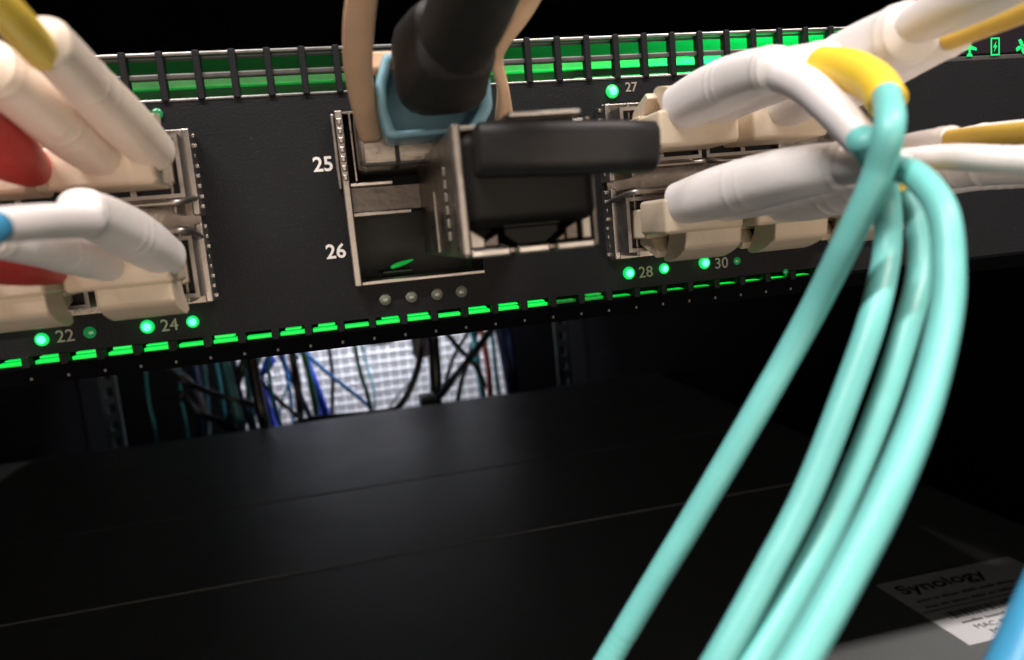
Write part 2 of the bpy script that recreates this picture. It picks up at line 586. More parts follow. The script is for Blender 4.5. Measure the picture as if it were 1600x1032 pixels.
# vents along the lower edge, on a lip that folds back, and the light pipes behind them
prism('lower_lip', [(0.0, 0.0), (0.0, -0.55), (2.2, ZB), (2.9, ZB), (2.9, ZB + 0.8), (1.2, 0.0)], 'x', VL, RXX, M['black'], sw, 0.08)
first = None
firstp = None
j = -6
while True:
    xb = -31.118 + j * PITCH
    if xb > 101:
        break
    if xb > VL + 1:
        if first is None:
            bm = bmesh.new()
            add_box(bm, -0.55, 0.55, -0.25, 1.3, -0.3, 1.4, 0.12)
            first = obj('slot_bar', bm, M['panel'], sw, pos=(xb, 0, 0))
            bm = bmesh.new()
            add_box(bm, -0.22, 0.22, -0.35, 0.35, -0.35, 0.2, 0.1)
            firstp = obj('lip_highlight', bm, M['vent'], sw, pos=(xb, 1.05, -2.0))  # added pale chips, painting the highlight dots under the bars
        else:
            again(first, sw, (xb, 0, 0))
            again(firstp, sw, (xb, 1.05, -2.0))
        xc = xb + PITCH / 2
        if xc < 100:
            k = 3 if xc < 48 else 2 if xc < 53 else 1 if xc < 72 else 0
            if 52 < xc < 57:
                k = 0
            hi = 0.0 if xc < 60 else 0.25
            bm = bmesh.new()
            add_box(bm, xb + 0.62, xb + PITCH - 0.62, 1.45, 3.5, -0.05, 0.5 - hi, 0.1)
            if xc < 60 and random.random() < 0.8:
                e0 = random.uniform(0, 1.2)
                add_box(bm, xb + 0.7 + e0, xb + PITCH - 0.7 - random.uniform(0, 0.5), 1.5, 3.0, 0.74, 0.98 + random.uniform(-0.05, 0.2), 0.08)
            obj('pipe_and_glint', bm, M['pipe_glint'][k], sw)
    j += 1

# green status lamps inside the chassis, behind the upper vents
def green(x, y, z, e, r=1.0):
    d = bpy.data.lights.new('green_lamp', 'POINT')
    d.energy = e
    d.color = (0.0, 1.0, 0.14)
    d.shadow_soft_size = r * S
    o = bpy.data.objects.new('green_lamp', d)
    o.location = Vector((x, y, z)) * S
    col.objects.link(o)


for k in range(11):
    x = -58 + k * 12.5
    green(x, 3.0, 29.0, random.uniform(0.5, 1.4) * 0.0021 if k < 7 else 0.0026 if k < 9 else 0.006)
for x, e in ((80, 0.012), (90, 0.028), (100, 0.04), (110, 0.03)):
    green(x, 3.0, 31.5, e * 1.6)

# printed numbers
for s, px, py, h, mm in (('25', 505, 258, 2.25, 'print'), ('26', 525, 394, 2.25, 'print'), ('22', 102, 526, 1.85, 'print_dim'),
                         ('24', 265, 509, 1.85, 'print_dim'), ('28', 1009, 426, 1.95, 'print_dim'), ('30', 1127, 412, 1.95, 'print_dim'),
                         ('27', 986, 137, 1.55, 'print_dim')):
    c = at(px, py, 0)
    text('port_number', s, M[mm], sw, (c.x, -0.05, c.z), h, 'front', bold=0.06 if mm == 'print' else 0.02, thick=0.03)


def led(px, py, mode, r=0.95):
    c = at(px, py, -0.2)
    rim = M['led_rim'] if mode == 'on' else M['led_dim'] if mode == 'dim' else M['led_off']
    bm = bmesh.new()
    bmesh.ops.create_uvsphere(bm, u_segments=18, v_segments=10, radius=1.0)
    for v in bm.verts:
        v.co = Vector((c.x + v.co.x * r, -0.1 + v.co.y * r * 0.5, c.z + v.co.z * r))
    o = obj('status_led', bm, rim, sw, True)
    bm = bmesh.new()
    bmesh.ops.create_uvsphere(bm, u_segments=14, v_segments=8, radius=1.0)
    k = 0.62
    for v in bm.verts:
        v.co = Vector((c.x + v.co.x * r * k, -0.1 - r * 0.34 + v.co.y * r * 0.3, c.z + v.co.z * r * k))
    if mode == 'on':
        obj('led_core', bm, M['led_core'], o, True)
        green(c.x, -1.5, c.z, 0.00009, 0.2)
    else:
        bm.free()


for px, py, m_, r_ in ((65, 531, 'on', 1.0), (140, 520, 'dim', 0.9), (230, 511, 'on', 1.05), (301, 503, 'on', 0.95),
                       (602, 468, 'off', 1.0), (643, 464, 'off', 1.0), (683, 460, 'off', 1.0), (721, 456, 'off', 1.0),
                       (983, 427, 'on', 1.1), (1038, 420, 'on', 0.95), (1101, 411, 'on', 1.1), (1152, 408, 'dim', 0.7),
                       (1228, 425, 'dim', 0.55), (957, 143, 'on', 1.15), (245, 178, 'dim', 0.85)):
    led(px, py, m_, r_)

# lit symbols on the display strip: aircraft-like cross, bolt in a frame, fan
def icon(polys, px, py, sc):
    c = at(px, py, -0.12)
    bm = bmesh.new()
    for poly in polys:
        f = [bm.verts.new(Vector((c.x + u * sc, -0.14, c.z + v * sc))) for u, v in poly]
        b = [bm.verts.new(Vector((c.x + u * sc, -0.09, c.z + v * sc))) for u, v in poly]
        bm.faces.new(f)
        bm.faces.new(b[::-1])
        for a in range(len(poly)):
            e = (a + 1) % len(poly)
            bm.faces.new((f[a], f[e], b[e], b[a]))
    obj('lit_symbol', bm, M['icon'], sw)


icon([[(-0.14, 1), (0.14, 1), (0.14, 0.3), (1, -0.05), (1, -0.35), (0.14, -0.2), (0.14, -0.6), (0.4, -0.85), (0.4, -1), (-0.4, -1), (-0.4, -0.85), (-0.14, -0.6), (-0.14, -0.2), (-1, -0.35), (-1, -0.05), (-0.14, 0.3)]], 1515, 75, 1.55)
fr = 0.16
icon([[(-0.62, 1), (0.62, 1), (0.62, 1 - fr), (-0.62, 1 - fr)], [(-0.62, -1), (0.62, -1), (0.62, -1 + fr), (-0.62, -1 + fr)],
      [(-0.62, -1 + fr), (-0.62 + fr, -1 + fr), (-0.62 + fr, 1 - fr), (-0.62, 1 - fr)], [(0.62 - fr, -1 + fr), (0.62, -1 + fr), (0.62, 1 - fr), (0.62 - fr, 1 - fr)],
      [(0.15, 0.6), (-0.28, -0.1), (-0.02, -0.1), (-0.15, -0.6), (0.28, 0.1), (0.02, 0.1)]], 1555, 73, 1.6)
fan = []
for k in range(4):
    a = k * math.pi / 2 + 0.3
    bl = [(0.1, -0.1), (0.5, -0.25), (0.95, -0.1), (0.95, 0.3), (0.5, 0.25), (0.1, 0.12)]
    fan.append([(u * math.cos(a) - v * math.sin(a), u * math.sin(a) + v * math.cos(a)) for u, v in bl])
icon(fan, 1597, 73, 1.5)

# cage for ports 25 / 26
cage = box('port_cage', (QX0 - 1.1, QX0, -2.4, 12.5, QZ0 - 0.6, QZ1 + 0.4), M['steel'], sw, 0.18)
bm = bmesh.new()
add_box(bm, QX0, QX1, -1.4, 12.5, QZ0 - 0.6, QZ0, 0.12)
obj('cage_wall', bm, M['steel'], cage)
box('cage_wall', (QX0, QX1, -1.0, 12.5, QZ1, QZ1 + 0.4), M['steel_dark'], cage, 0.1)
box('cage_wall', (QX0, 27.5, -1.1, 12.5, 17.5, 18.1), M['steel'], cage, 0.1)
box('cage_wall', (QX0, 25.0, -1.6, 12.5, 22.1, 22.7), M['chrome'], cage, 0.12)
box('cage_wall', (QX1 + 0.05, QX1 + 0.5, 1.45, 12.5, QZ0 - 0.6, QZ1 + 0.4), M['steel_dark'], cage)
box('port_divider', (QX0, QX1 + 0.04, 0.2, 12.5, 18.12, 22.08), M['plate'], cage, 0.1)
box('cage_back', (QX0 - 0.5, QX1, 12.6, 13.4, QZ0, QZ1), M['cavity'], cage)
box('outer_lip', (QX0 - 1.75, QX0 - 1.2, -1.3, 0.5, 21.8, QZ1 + 0.2), M['steel'], cage, 0.3)
box('cage_wall', (QX0 + 0.9, QX0 + 1.25, -1.8, 12.4, 22.9, QZ1 - 0.1), M['steel_dark'], cage, 0.08)
# spring fingers on the left lip of the cage
first = None
for k in range(7):
    zc = QZ0 + 16.2 + k * 1.4
    if first is None:
        bm = bmesh.new()
        add_box(bm, -0.35, 0.35, -0.5, 0.5, -0.5, 0.5, 0.2)
        first = obj('spring_finger', bm, M['chrome'], cage, pos=(QX0 - 0.55, -2.5, zc))
    else:
        again(first, cage, (QX0 - 0.55, -2.5, zc))
tube('pipe_and_glint', [(*at(612, 418, 5.5), 0.3), (*at(622, 414, 5.8), 0.42), (*at(634, 410, 6.2), 0.34), (*at(645, 406, 6.6), 0.15)], M['pipe_glint'][1], cage, 12, 5, capround=0.6)  # glowing sliver standing in for the green glint on the port floor
box('contact_strip', (22.2, 27.2, 6.0, 12.0, 7.9, 8.35), M['inner'], cage, 0.1)
green(24.5, 3.2, 9.2, 0.00002, 0.4)  # green light added inside the port to feed the glint

# ganged cages for the fibre ports
UZ, DZ = 26.2, 12.3


def gang(x0, x1, side):
    """outer frame of a block of fibre ports; side = which flank faces the middle of the panel"""
    o = box('port_cage', (x0, x1, -1.2, 0.9, 6.6, 32.4), M['steel_dark'], sw, 0.15)
    xe = x1 if side > 0 else x0
    box('cage_flange', (xe - 0.5, xe + 0.5, -4.2, 0.6, 6.8, 18.4), M['chrome'], o, 0.2)
    box('cage_flange', (xe - 0.5, xe + 0.5, -4.2, 0.6, 19.6, 32.0), M['chrome'], o, 0.2)
    box('cage_flange', (xe - side * 2.2 - 0.25, xe - side * 2.2 + 0.25, -7.6, -0.8, 7.2, 18.2), M['steel'], o, 0.15)
    box('cage_flange', (xe - side * 2.2 - 0.25, xe - side * 2.2 + 0.25, -7.6, -0.8, 19.8, 31.4), M['steel'], o, 0.15)
    f = None
    for k in range(17):
        zc = 7.6 + k * 1.48
        if abs(zc - 19) < 0.6:
            continue
        if f is None:
            bm = bmesh.new()
            add_box(bm, -0.28, 0.28, -0.5, 0.5, -0.3, 0.3, 0.12)
            f = obj('spring_finger', bm, M['chrome'], o, pos=(xe + side * 0.62, -1.0, zc))
        else:
            again(f, o, (xe + side * (0.5 + random.uniform(-0.2, 0.15)), -1.0 - random.uniform(0, 0.8), zc))
    return o


gang(-46.5, -3.9, 1)
gang(60.4, 118.0, -1)


# =================================================================== TRANSCEIVERS AND FIBRE PATCH CORDS
def transceiver(label, X, Zc, up):
    t = thing('transceiver', label, 'transceiver', (X, -1.2, Zc), 'pluggable transceivers in the fibre ports')
    bm = bmesh.new()
    ring_rect(bm, X - 6.7, X + 6.7, Zc - 4.3, Zc + 4.3, 0.55, -9.5, -1.2)
    obj('shell', bm, M['steel'], t)
    box('receptacle', (X - 6.1, X + 6.1, -7.5, -1.3, Zc - 3.7, Zc + 3.7), M['cavity'], t)
    box('divider', (X - 0.4, X + 0.4, -9.0, -7.4, Zc - 3.7, Zc + 3.7), M['steel_dark'], t)
    # wire bail across the inner edge
    s = -up
    r = 0.42
    tube('bail', [(X - 6.9, -2.5, Zc + s * 4.0, r), (X - 6.95, -8.0, Zc + s * 4.6, r), (X - 6.2, -11.2, Zc + s * 5.0, r), (X - 4.0, -11.6, Zc + s * 5.1, r),
                  (X + 4.0, -11.6, Zc + s * 5.1, r), (X + 6.2, -11.2, Zc + s * 5.0, r), (X + 6.95, -8.0, Zc + s * 4.6, r), (X + 6.9, -2.5, Zc + s * 4.0, r)],
         M['chrome'], t, 10, 5)
    box('latch_tab', (X - 4.4, X + 4.4, -11.0, -9.6, Zc + s * 4.9 - 0.5, Zc + s * 4.9 + 0.5), M['steel_dark'], t, 0.2)
    return t


def housing(t, X, Zc, up):
    """duplex clip, two plugs, two latches and the trigger of a fibre connector plugged along Y"""
    for s in (-1, 1):
        box('plug', (X + s * 3.12 - 2.25, X + s * 3.12 + 2.25, -13.5, -7.6, Zc - 2.3, Zc + 2.3), M['beige'], t, 0.3)
        prof = [(-8.5, Zc + up * 2.3), (-8.5, Zc + up * 3.2), (-14.5, Zc + up * 5.3), (-15.2, Zc + up * 4.4), (-13.0, Zc + up * 2.3)]
        prism('latch', prof, 'x', X + s * 3.12 - 1.3, X + s * 3.12 + 1.3, M['beige'], t, 0.18)
    bm = bmesh.new()
    za, zb = sorted((Zc - up * 3.4, Zc + up * 1.7))
    add_box(bm, X - 6.1, X + 6.1, -22.5, -13.2, za, zb, 0.6, 3)
    obj('duplex_clip', bm, M['beige'], t, True)
    # trigger: a solid curved wedge over the latches
    prof = [(-22.2, Zc + up * 1.0), (-21.8, Zc + up * 3.9)]
    for k in range(7):
        a = k / 6
        prof.append((-21.2 + 6.6 * a, Zc + up * (4.3 + 1.75 * math.sin(a * math.pi / 2))))
    prof += [(-13.6, Zc + up * 5.7), (-14.0, Zc + up * 4.6), (-16.0, Zc + up * 3.6), (-16.5, Zc + up * 1.0)]
    prism('trigger', prof, 'x', X - 2.9, X + 5.9, M['beige'], t, 0.3)


def rows(spec):
    """(px, py, Y, radius in px) -> (x, y, z, radius in mm)"""
    out = []
    for px, py, Y, r in spec:
        p = at(px, py, Y)
        out.append((p.x, p.y, p.z, r * depth(p) / FPX))
    return out


def crow(spec, R=1.45, thin=0.86):
    out = []
    for px, py, r in spec:
        p = by_radius(px, py, r, R)
        out.append((p.x, p.y, p.z, R * thin))
    return out


def boot(t, spec, m='white', ribs=None, name='boot'):
    if ribs is None:
        a0 = random.uniform(0.4, 0.52)
        ribs = [(a0 + k * random.uniform(0.06, 0.085), random.uniform(0.006, 0.01), random.uniform(0.016, 0.032)) for k in range(random.choice((2, 3)))] + [(0.95, 0.02, 0.045)]
    o = tube(name, rows(spec), M[m], t, 28, 40, sq=2.35, capround=0.55, ribs=ribs)
    return o


def cord(label, X, Zc, up):
    t = thing('patch_cord', label, 'patch cord', (X, -7.6, Zc), 'fibre patch cords plugged into the switch')
    housing(t, X, Zc, up)
    return t


XC = {21: -25.05, 23: -10.8, 22: -25.05, 24: -10.8, 27: 67.0, 29: 81.25, 28: 67.0, 30: 81.25, 31: 95.5, 32: 95.5}
TL = {21: 'upper transceiver behind the upper red boot at the left edge', 23: 'upper transceiver above port 24, behind the yellow sleeved cord',
      22: 'transceiver at the left edge behind the lower red boot', 24: 'transceiver under the white sleeve, nearest above the number 24',
      27: 'upper transceiver beside the number 27, behind the black tab', 29: 'second upper transceiver right of the black tab',
      28: 'lower transceiver beside the metal module, over the number 28', 30: 'lower transceiver between those of the numbers 28 and the aqua cables',
      32: 'lower transceiver right of port 30, behind the aqua cables'}
for k, l in TL.items():
    transceiver(l, XC[k], UZ if k % 2 else DZ, 1 if k % 2 else -1)

# ---- left block
c = cord('patch cord with white boots and yellow sleeve rising to the upper left corner', XC[23], UZ, 1)
boot(c, [(242, 238, -20, 31), (196, 193, -28, 38), (142, 138, -37, 38), (90, 82, -45, 38), (70, 62, -48, 36)], 'cream')
boot(c, [(166, 252, -20, 31), (116, 213, -28, 39), (58, 166, -36, 41), (-22, 102, -44, 43)], 'cream')
tube('yellow_sleeve', rows([(66, 84, -47, 27), (40, 54, -52, 30), (4, 14, -57, 31), (-45, -38, -61, 32)]), M['yellow_lit'], c, 24, 8, capround=0.3)
tube('cable', rows([(-20, -8, -58, 26), (-80, -70, -63, 26), (-170, -150, -66, 27)]), M['yellowcord'], c, 16, 6)

c = cord('patch cord with a red boot above, cut by the left edge', XC[21], UZ, 1)
boot(c, [(48, 262, -22, 30), (12, 240, -31, 41), (-50, 196, -40, 44), (-120, 150, -46, 44)], 'red')
boot(c, [(-40, 285, -20, 30), (-110, 262, -30, 40), (-190, 225, -38, 42)], 'red')
tube('cable', rows([(-110, 155, -46, 24), (-200, 90, -55, 24)]), M['yellowcord'], c, 16, 6)

c = cord('patch cord with fat white boots and white sleeve bending left, above the number 24', XC[24], DZ, -1)
boot(c, [(260, 402, -20, 30), (216, 374, -28, 38), (165, 346, -36, 38), (124, 330, -42, 35)])
boot(c, [(182, 420, -20, 22), (132, 404, -28, 29), (66, 387, -36, 31), (-20, 370, -44, 31)])
tube('white_sleeve', rows([(140, 347, -43, 26), (90, 346, -49, 27.5), (40, 349, -54, 28), (-16, 354, -58, 28)]), M['sleeve'], c, 24, 8, capround=0.3)
tube('cable', rows([(-6, 353, -57.7, 26), (-50, 375, -61, 30), (-140, 400, -63, 30)]), M['blue'], c, 16, 6)

c = cord('patch cord with a red boot below, above the number 22 at the left edge', XC[22], DZ, -1)
boot(c, [(84, 424, -22, 21), (40, 420, -30, 27), (-30, 414, -38, 28), (-110, 400, -45, 28)], 'red')
boot(c, [(-30, 440, -20, 26), (-120, 420, -32, 30)], 'red')
tube('cable', rows([(-100, 386, -45, 22), (-190, 360, -52, 22)]), M['yellowcord'], c, 16, 6)

# ---- right block
c = cord('aqua patch cord with arched white boot and bright yellow sleeve, on port 27', XC[27], UZ, 1)
boot(c, [(1066, 168, -21, 36), (1112, 144, -28, 40), (1165, 121, -36, 39), (1214, 108, -43, 35)])
boot(c, [(1118, 162, -21, 34), (1170, 138, -29, 37), (1230, 115, -38, 38), (1290, 100, -46, 34)])
tube('white_sleeve', rows([(1218, 116, -43, 27), (1262, 136, -48, 28), (1306, 176, -52, 28), (1350, 224, -55, 27)]), M['sleeve'], c, 24, 8, capround=0.3)
tube('yellow_sleeve', rows([(1283, 102, -46.5, 28), (1328, 110, -51, 31), (1366, 130, -55, 31), (1388, 160, -58, 30)]), M['yellow'], c, 24, 8, capround=0.3)
T1 = [(1386, 150, 25), (1390, 195, 27.5), (1370, 275, 27), (1325, 375, 26), (1262, 500, 24.5), (1178, 650, 24), (1085, 808, 23.5), (1005, 940, 23), (925, 1075, 22.5), (860, 1190, 22)]
T2 = [(1344, 215, 26), (1366, 250, 25), (1384, 310, 24), (1386, 390, 24), (1366, 490, 25), (1325, 610, 25.5), (1262, 770, 26), (1195, 900, 26.5), (1122, 1032, 27), (1050, 1150, 27)]
tube('cable', crow(T1), M['aqua'], c, 24, 40, ribs=[(0.822, 0.002, -0.035), (0.83, 0.002, -0.035), (0.838, 0.002, -0.03)])
tube('cable', crow(T2), M['aqua'], c, 24, 12)

c = cord('aqua patch cord with white boot lying right, on port 28 below', XC[28], DZ, -1)
boot(c, [(1064, 318, -21, 33), (1130, 300, -29, 41), (1230, 274, -40, 42), (1330, 257, -48, 36)])
boot(c, [(1128, 318, -21, 30), (1200, 295, -30, 40), (1300, 268, -40, 40), (1392, 250, -46, 32)])
tube('white_sleeve', rows([(1325, 262, -49, 28), (1365, 258, -54, 27), (1408, 262, -58, 26)]), M['sleeve'], c, 22, 8, capround=0.4)
tube('yellow_sleeve', rows([(1388, 258, -46, 25), (1412, 285, -50, 25), (1424, 322, -52, 25)]), M['yellow'], c, 22, 8, capround=0.3)
T3 = [(1420, 305, 22), (1434, 352, 22.5), (1438, 420, 23), (1417, 510, 24), (1375, 640, 24.5), (1312, 790, 25), (1245, 920, 26), (1178, 1035, 27), (1100, 1160, 28)]
T4 = [(1396, 262, 25), (1432, 276, 27), (1472, 330, 29), (1482, 420, 30), (1474, 510, 31), (1440, 640, 33), (1385, 775, 35), (1318, 905, 36), (1245, 1035, 37), (1165, 1160, 38)]
tube('cable', crow(T3), M['aqua'], c, 24, 12)
tube('cable', crow(T4, thin=0.8), M['aqua'], c, 24, 12)

c = cord('patch cord with big stepped white boot and yellow cable rising to upper right corner', XC[29], UZ, 1)
boot(c, [(1225, 165, -21, 36), (1275, 130, -30, 46), (1345, 90, -40, 50), (1425, 48, -50, 46)])
boot(c, [(1290, 150, -21, 36), (1340, 118, -30, 44), (1410, 80, -40, 44), (1490, 45, -48, 38)])
tube('cable', rows([(1420, 44, -50, 30), (1480, 14, -55, 38), (1540, -12, -60, 40), (1640, -60, -66, 40)]), M['sleeve'], c, 20, 8, capround=0.4)
tube('cable', rows([(1482, 60, -48.5, 19), (1540, 38, -53, 20), (1600, 15, -57, 21), (1680, -20, -62, 22)]), M['yellowcord'], c, 20, 8, capround=0.3)

c = cord('patch cord with ribbed greyish white tube running to the right edge', XC[30], DZ, -1)
boot(c, [(1205, 322, -20, 26), (1270, 306, -28, 38), (1350, 282, -38, 38), (1430, 256, -46, 26)])
boot(c, [(1275, 316, -20, 26), (1340, 292, -28, 36), (1410, 250, -38, 36), (1490, 220, -46, 24)])
tube('ribbed_sleeve', rows([(1422, 250, -50, 18), (1480, 246, -55, 19), (1540, 248, -60, 20), (1680, 256, -66, 21)]), M['white'], c, 20, 14, capround=0.4,
     ribs=[(0.1 + 0.055 * k, 0.02, 0.07) for k in range(16)])
tube('cable', rows([(1484, 218, -47, 15), (1540, 213, -52, 17), (1600, 208, -56, 18), (1700, 200, -62, 19)]), M['yellowcord'], c, 20, 8, capround=0.3)

c = cord('smooth white patch cord behind the ribbed tube near the right edge', XC[32], DZ, -1)
boot(c, [(1345, 300, -20, 26), (1420, 268, -28, 38), (1510, 246, -36, 46), (1620, 236, -44, 50), (1720, 226, -50, 50)])
boot(c, [(1420, 300, -20, 26), (1500, 276, -28, 26), (1600, 262, -34, 32), (1720, 250, -42, 40)])
tube('cable', rows([(1715, 226, -50, 24), (1800, 215, -60, 24)]), M['yellowcord'], c, 16, 6)

# =================================================================== BLACK DIRECT-ATTACH CABLE IN PORT 25
dac = thing('black_cable', 'thick black cable with light blue head and tan pull strap in port 25', 'cable', (28, -1, 28))
box('plug_shell', (19.9, 37.4, -12.5, 8, 24.0, 32.4), M['steel_dark'], dac, 0.9, 3)
box('shell_groove', (25.0, 25.6, -12.8, -7, 23.85, 27.0), M['cavity'], dac)
# blue head: a cup that opens towards the viewer
def pxpoly(pts, Y):
    out = []
    for a, b in pts:
        p = at(a, b, Y)
        out.append((p.x, p.z))
    return out


hp = pxpoly([(598, 84), (586, 130), (590, 178), (604, 219), (752, 206), (770, 170), (764, 90)], -24)
bm = bmesh.new()
n = len(hp)
cx_ = sum(u for u, v in hp) / n
cz_ = sum(v for u, v in hp) / n
layers = []
for Y, sc in ((-11.0, 0.86), (-20.0, 0.97), (-24.0, 1.0), (-25.0, 0.97), (-24.6, 0.80), (-16, 0.74)):
    layers.append([bm.verts.new(Vector((cx_ + (u - cx_) * sc, Y, cz_ + (v - cz_) * sc))) for u, v in hp])
for a, b in zip(layers, layers[1:]):
    for k in range(n):
        bm.faces.new((a[k], a[(k + 1) % n], b[(k + 1) % n], b[k]))
bm.faces.new(layers[0])
bm.faces.new(layers[-1])
bmesh.ops.bevel(bm, geom=bm.edges[:], offset=0.45, segments=2, affect='EDGES', profile=0.5)
obj('blue_head', bm, M['latch_blue'], dac, True)
tube('strain_relief', rows([(688, 128, -17, 40), (688, 110, -27, 66), (688, 101, -31, 74), (696, 82, -35, 71), (712, 58, -40, 64)]), M['rubber'], dac, 28, 8, sq=3.4, capround=0.3)
tube('jacket', rows([(704, 84, -36, 56), (718, 50, -41, 62), (738, 5, -47, 66), (765, -60, -55, 70), (800, -140, -62, 72)]), M['rubber'], dac, 28, 10)


def strap(name, spec, w, th, parent, m='strap'):
    """flat band through (px,py,Y); w = half width in px"""
    pts = spline([(*at(a, b, Y), hw) for a, b, Y, hw in [(s[0], s[1], s[2], s[3]) for s in spec]], 8)
    bm = bmesh.new()
    rings = []
    for i, p in enumerate(pts):
        c_ = Vector(p[:3])
        t_ = (Vector(pts[min(i + 1, len(pts) - 1)][:3]) - Vector(pts[max(i - 1, 0)][:3])).normalized()
        wv = Vector((1, 0, 0)) - t_ * t_.x
        wv.normalize()
        nv = t_.cross(wv)
        hw = p[3] * depth(c_) / FPX
        ch = min(th * 0.7, hw * 0.5)
        rings.append([bm.verts.new(c_ + wv * a + nv * b) for a, b in
                      ((-hw, -th + ch), (-hw + ch, -th), (hw - ch, -th), (hw, -th + ch), (hw, th - ch), (hw - ch, th), (-hw + ch, th), (-hw, th - ch))])
    for a, b in zip(rings, rings[1:]):
        for k in range(8):
            bm.faces.new((a[k], a[(k + 1) % 8], b[(k + 1) % 8], b[k]))
    bm.faces.new(rings[0])
    bm.faces.new(rings[-1])
    return obj(name, bm, m if not isinstance(m, str) else M[m], parent, True)


strap('pull_strap', [(580, 216, -13, 17), (570, 170, -20, 20), (560, 110, -27, 22), (560, 50, -33, 24), (566, -10, -38, 24), (578, -90, -44, 24)], 0, 0.7, dac)
strap('pull_strap', [(788, 186, -15, 15), (786, 140, -19, 9), (775, 95, -22, 11), (780, 70, -25, 15), (808, 30, -29, 17), (832, -10, -32, 18), (870, -80, -38, 20)], 0, 0.9, dac)
cb = at(594, 94, -23.5)
box('strap_bridge', (cb.x - 2.2, cb.x + 1.7, -23.5, -20.0, cb.z - 1.1, cb.z + 1.1), M['strap'], dac, 0.3)

# =================================================================== METAL MODULE WITH BLACK PLUG
YF = -40.0
a = at(706, 196, YF)
b = at(938, 395, YF)
mx0, mz1 = a.x, a.z
mx1, mz0 = b.x, at(790, 398, YF).z
mod = thing('copper_module', 'metal module standing out from the panel right of port 26, holding a black plug', 'module', (mx0, 0, mz0))
bm = bmesh.new()
add_box(bm, mx0, mx0 + 0.6, YF, 1.0, mz0, mz1, 0.15)
o = obj('side_wall', bm, M['steel_dark'], mod)
f = None
for k in range(6):                          # slots pressed into the flank
    if f is None:
        bm = bmesh.new()
        add_box(bm, -0.16, 0.16, -0.7, 0.7, -0.55, 0.55, 0.1)
        f = obj('flank_tab', bm, M['chrome'], o, pos=(mx0 - 0.1, -30.0, mz1 - 4.0 - k * 1.55))
    else:
        again(f, o, (mx0 - 0.1, -30.0, mz1 - 4.0 - k * 1.55))
box('flank_rib', (mx0 - 0.3, mx0 + 0.1, -19, -18.2, mz0 + 0.4, mz1 - 5.5), M['steel'], o, 0.1)
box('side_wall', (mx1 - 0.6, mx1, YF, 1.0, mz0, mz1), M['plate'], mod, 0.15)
box('top_wall', (mx0 + 0.6, mx1 - 0.6, YF + 0.6, 1.0, mz1 - 0.6, mz1), M['steel'], mod, 0.15)
# bottom wall with the notch of the jack
mw = mx1 - mx0
box('bottom_wall', (mx0 + 0.6, mx1 - 0.6, YF + 1.0, 1.0, mz0 + 0.1, mz0 + 0.7), M['steel_dark'], mod, 0.12)
for u0, u1 in ((0.04, 0.33), (0.38, 0.62), (0.67, 0.96)):
    box('front_lip', (mx0 + mw * u0, mx0 + mw * u1, YF - 0.5, YF + 1.2, mz0 - 0.1, mz0 + 0.85), M['chrome'], mod, 0.25)
prism('jack_key', [(mx0 + mw * 0.30, mz0 + 2.9), (mx0 + mw * 0.70, mz0 + 2.9), (mx0 + mw * 0.70, mz0 + 2.1), (mx0 + mw * 0.60, mz0 + 0.95), (mx0 + mw * 0.40, mz0 + 0.95), (mx0 + mw * 0.30, mz0 + 2.1)],
      'y', YF + 0.2, YF + 8, M['plug'], mod, 0.15)
for u0, u1, h0, h1, dy in ((0.05, 0.16, 3.2, 2.0, 0.3), (0.15, 0.27, 1.6, 2.6, 1.0), (0.26, 0.33, 1.4, 0.9, 0.5), (0.68, 0.76, 1.2, 2.0, 0.6), (0.77, 0.87, 2.4, 3.2, 1.1), (0.88, 0.955, 3.9, 4.2, 0.2)):
    prism('jack_spring', [(mx0 + mw * u0, mz0 + 0.9), (mx0 + mw * u1, mz0 + 0.9), (mx0 + mw * u1, mz0 + h1), (mx0 + mw * u0, mz0 + h0)],
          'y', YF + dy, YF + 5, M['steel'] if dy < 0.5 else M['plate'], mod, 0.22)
prism('jack_rim', [(mx0 + mw * 0.29, mz0 + 3.0), (mx0 + mw * 0.71, mz0 + 3.0), (mx0 + mw * 0.71, mz0 + 3.3), (mx0 + mw * 0.29, mz0 + 3.3)], 'y', YF - 0.1, YF + 3, M['plate'], mod, 0.1)
box('jack_back', (mx0 + 0.7, mx1 - 0.7, YF + 9, YF + 10, mz0 + 0.8, mz1 - 0.7), M['cavity'], mod)
box('front_rim', (mx0 - 0.25, mx0 + 0.75, YF - 0.6, YF + 1.5, mz0 + 0.2, mz1 + 0.1), M['steel'], mod, 0.3, 3)

plug = thing('black_plug', 'black plug with a bar shaped tab pointing right, pushed into the metal module', 'plug', (mx0 + 8, YF, mz1 - 5))
pc = [(0.08, 3.6), (0.02, 5.0), (0.02, 12.2), (0.10, 13.9)]
px0, px1 = at(722, 260, YF - 2).x, at(940, 330, YF - 2).x
pz0, pz1 = at(800, 354, YF - 2).z, at(760, 196, YF - 2).z
bm = bmesh.new()
add_box(bm, px0, px1, YF - 1.2, YF + 8, pz0, pz1 - 0.4, 1.6, 4)
obj('plug_body', bm, M['plug'], plug, True)
# the tab leans out to the right and ends square
q0, q1 = at(792, 232, YF - 6), at(1012, 228, YF - 6)
bm = bmesh.new()
add_tube(bm, [(*at(748, 236, YF - 2.6), 2.75), (*at(900, 232, YF - 3.6), 2.75), (*at(960, 230, YF - 3.6), 2.7), (*at(1012, 231, YF - 3.4), 2.6)], 28, sq=6.0, capround=0.18)
obj('tab_bar', bm, M['tab'], plug, True)
box('top_edge_glint', (at(790, 183, YF - 1).x, at(905, 183, YF - 1).x, YF - 2.0, YF + 6, mz1 + 0.1, mz1 + 0.75), M['chrome'], plug, 0.3, 3)  # bright strip added for the highlight along the module's top edge

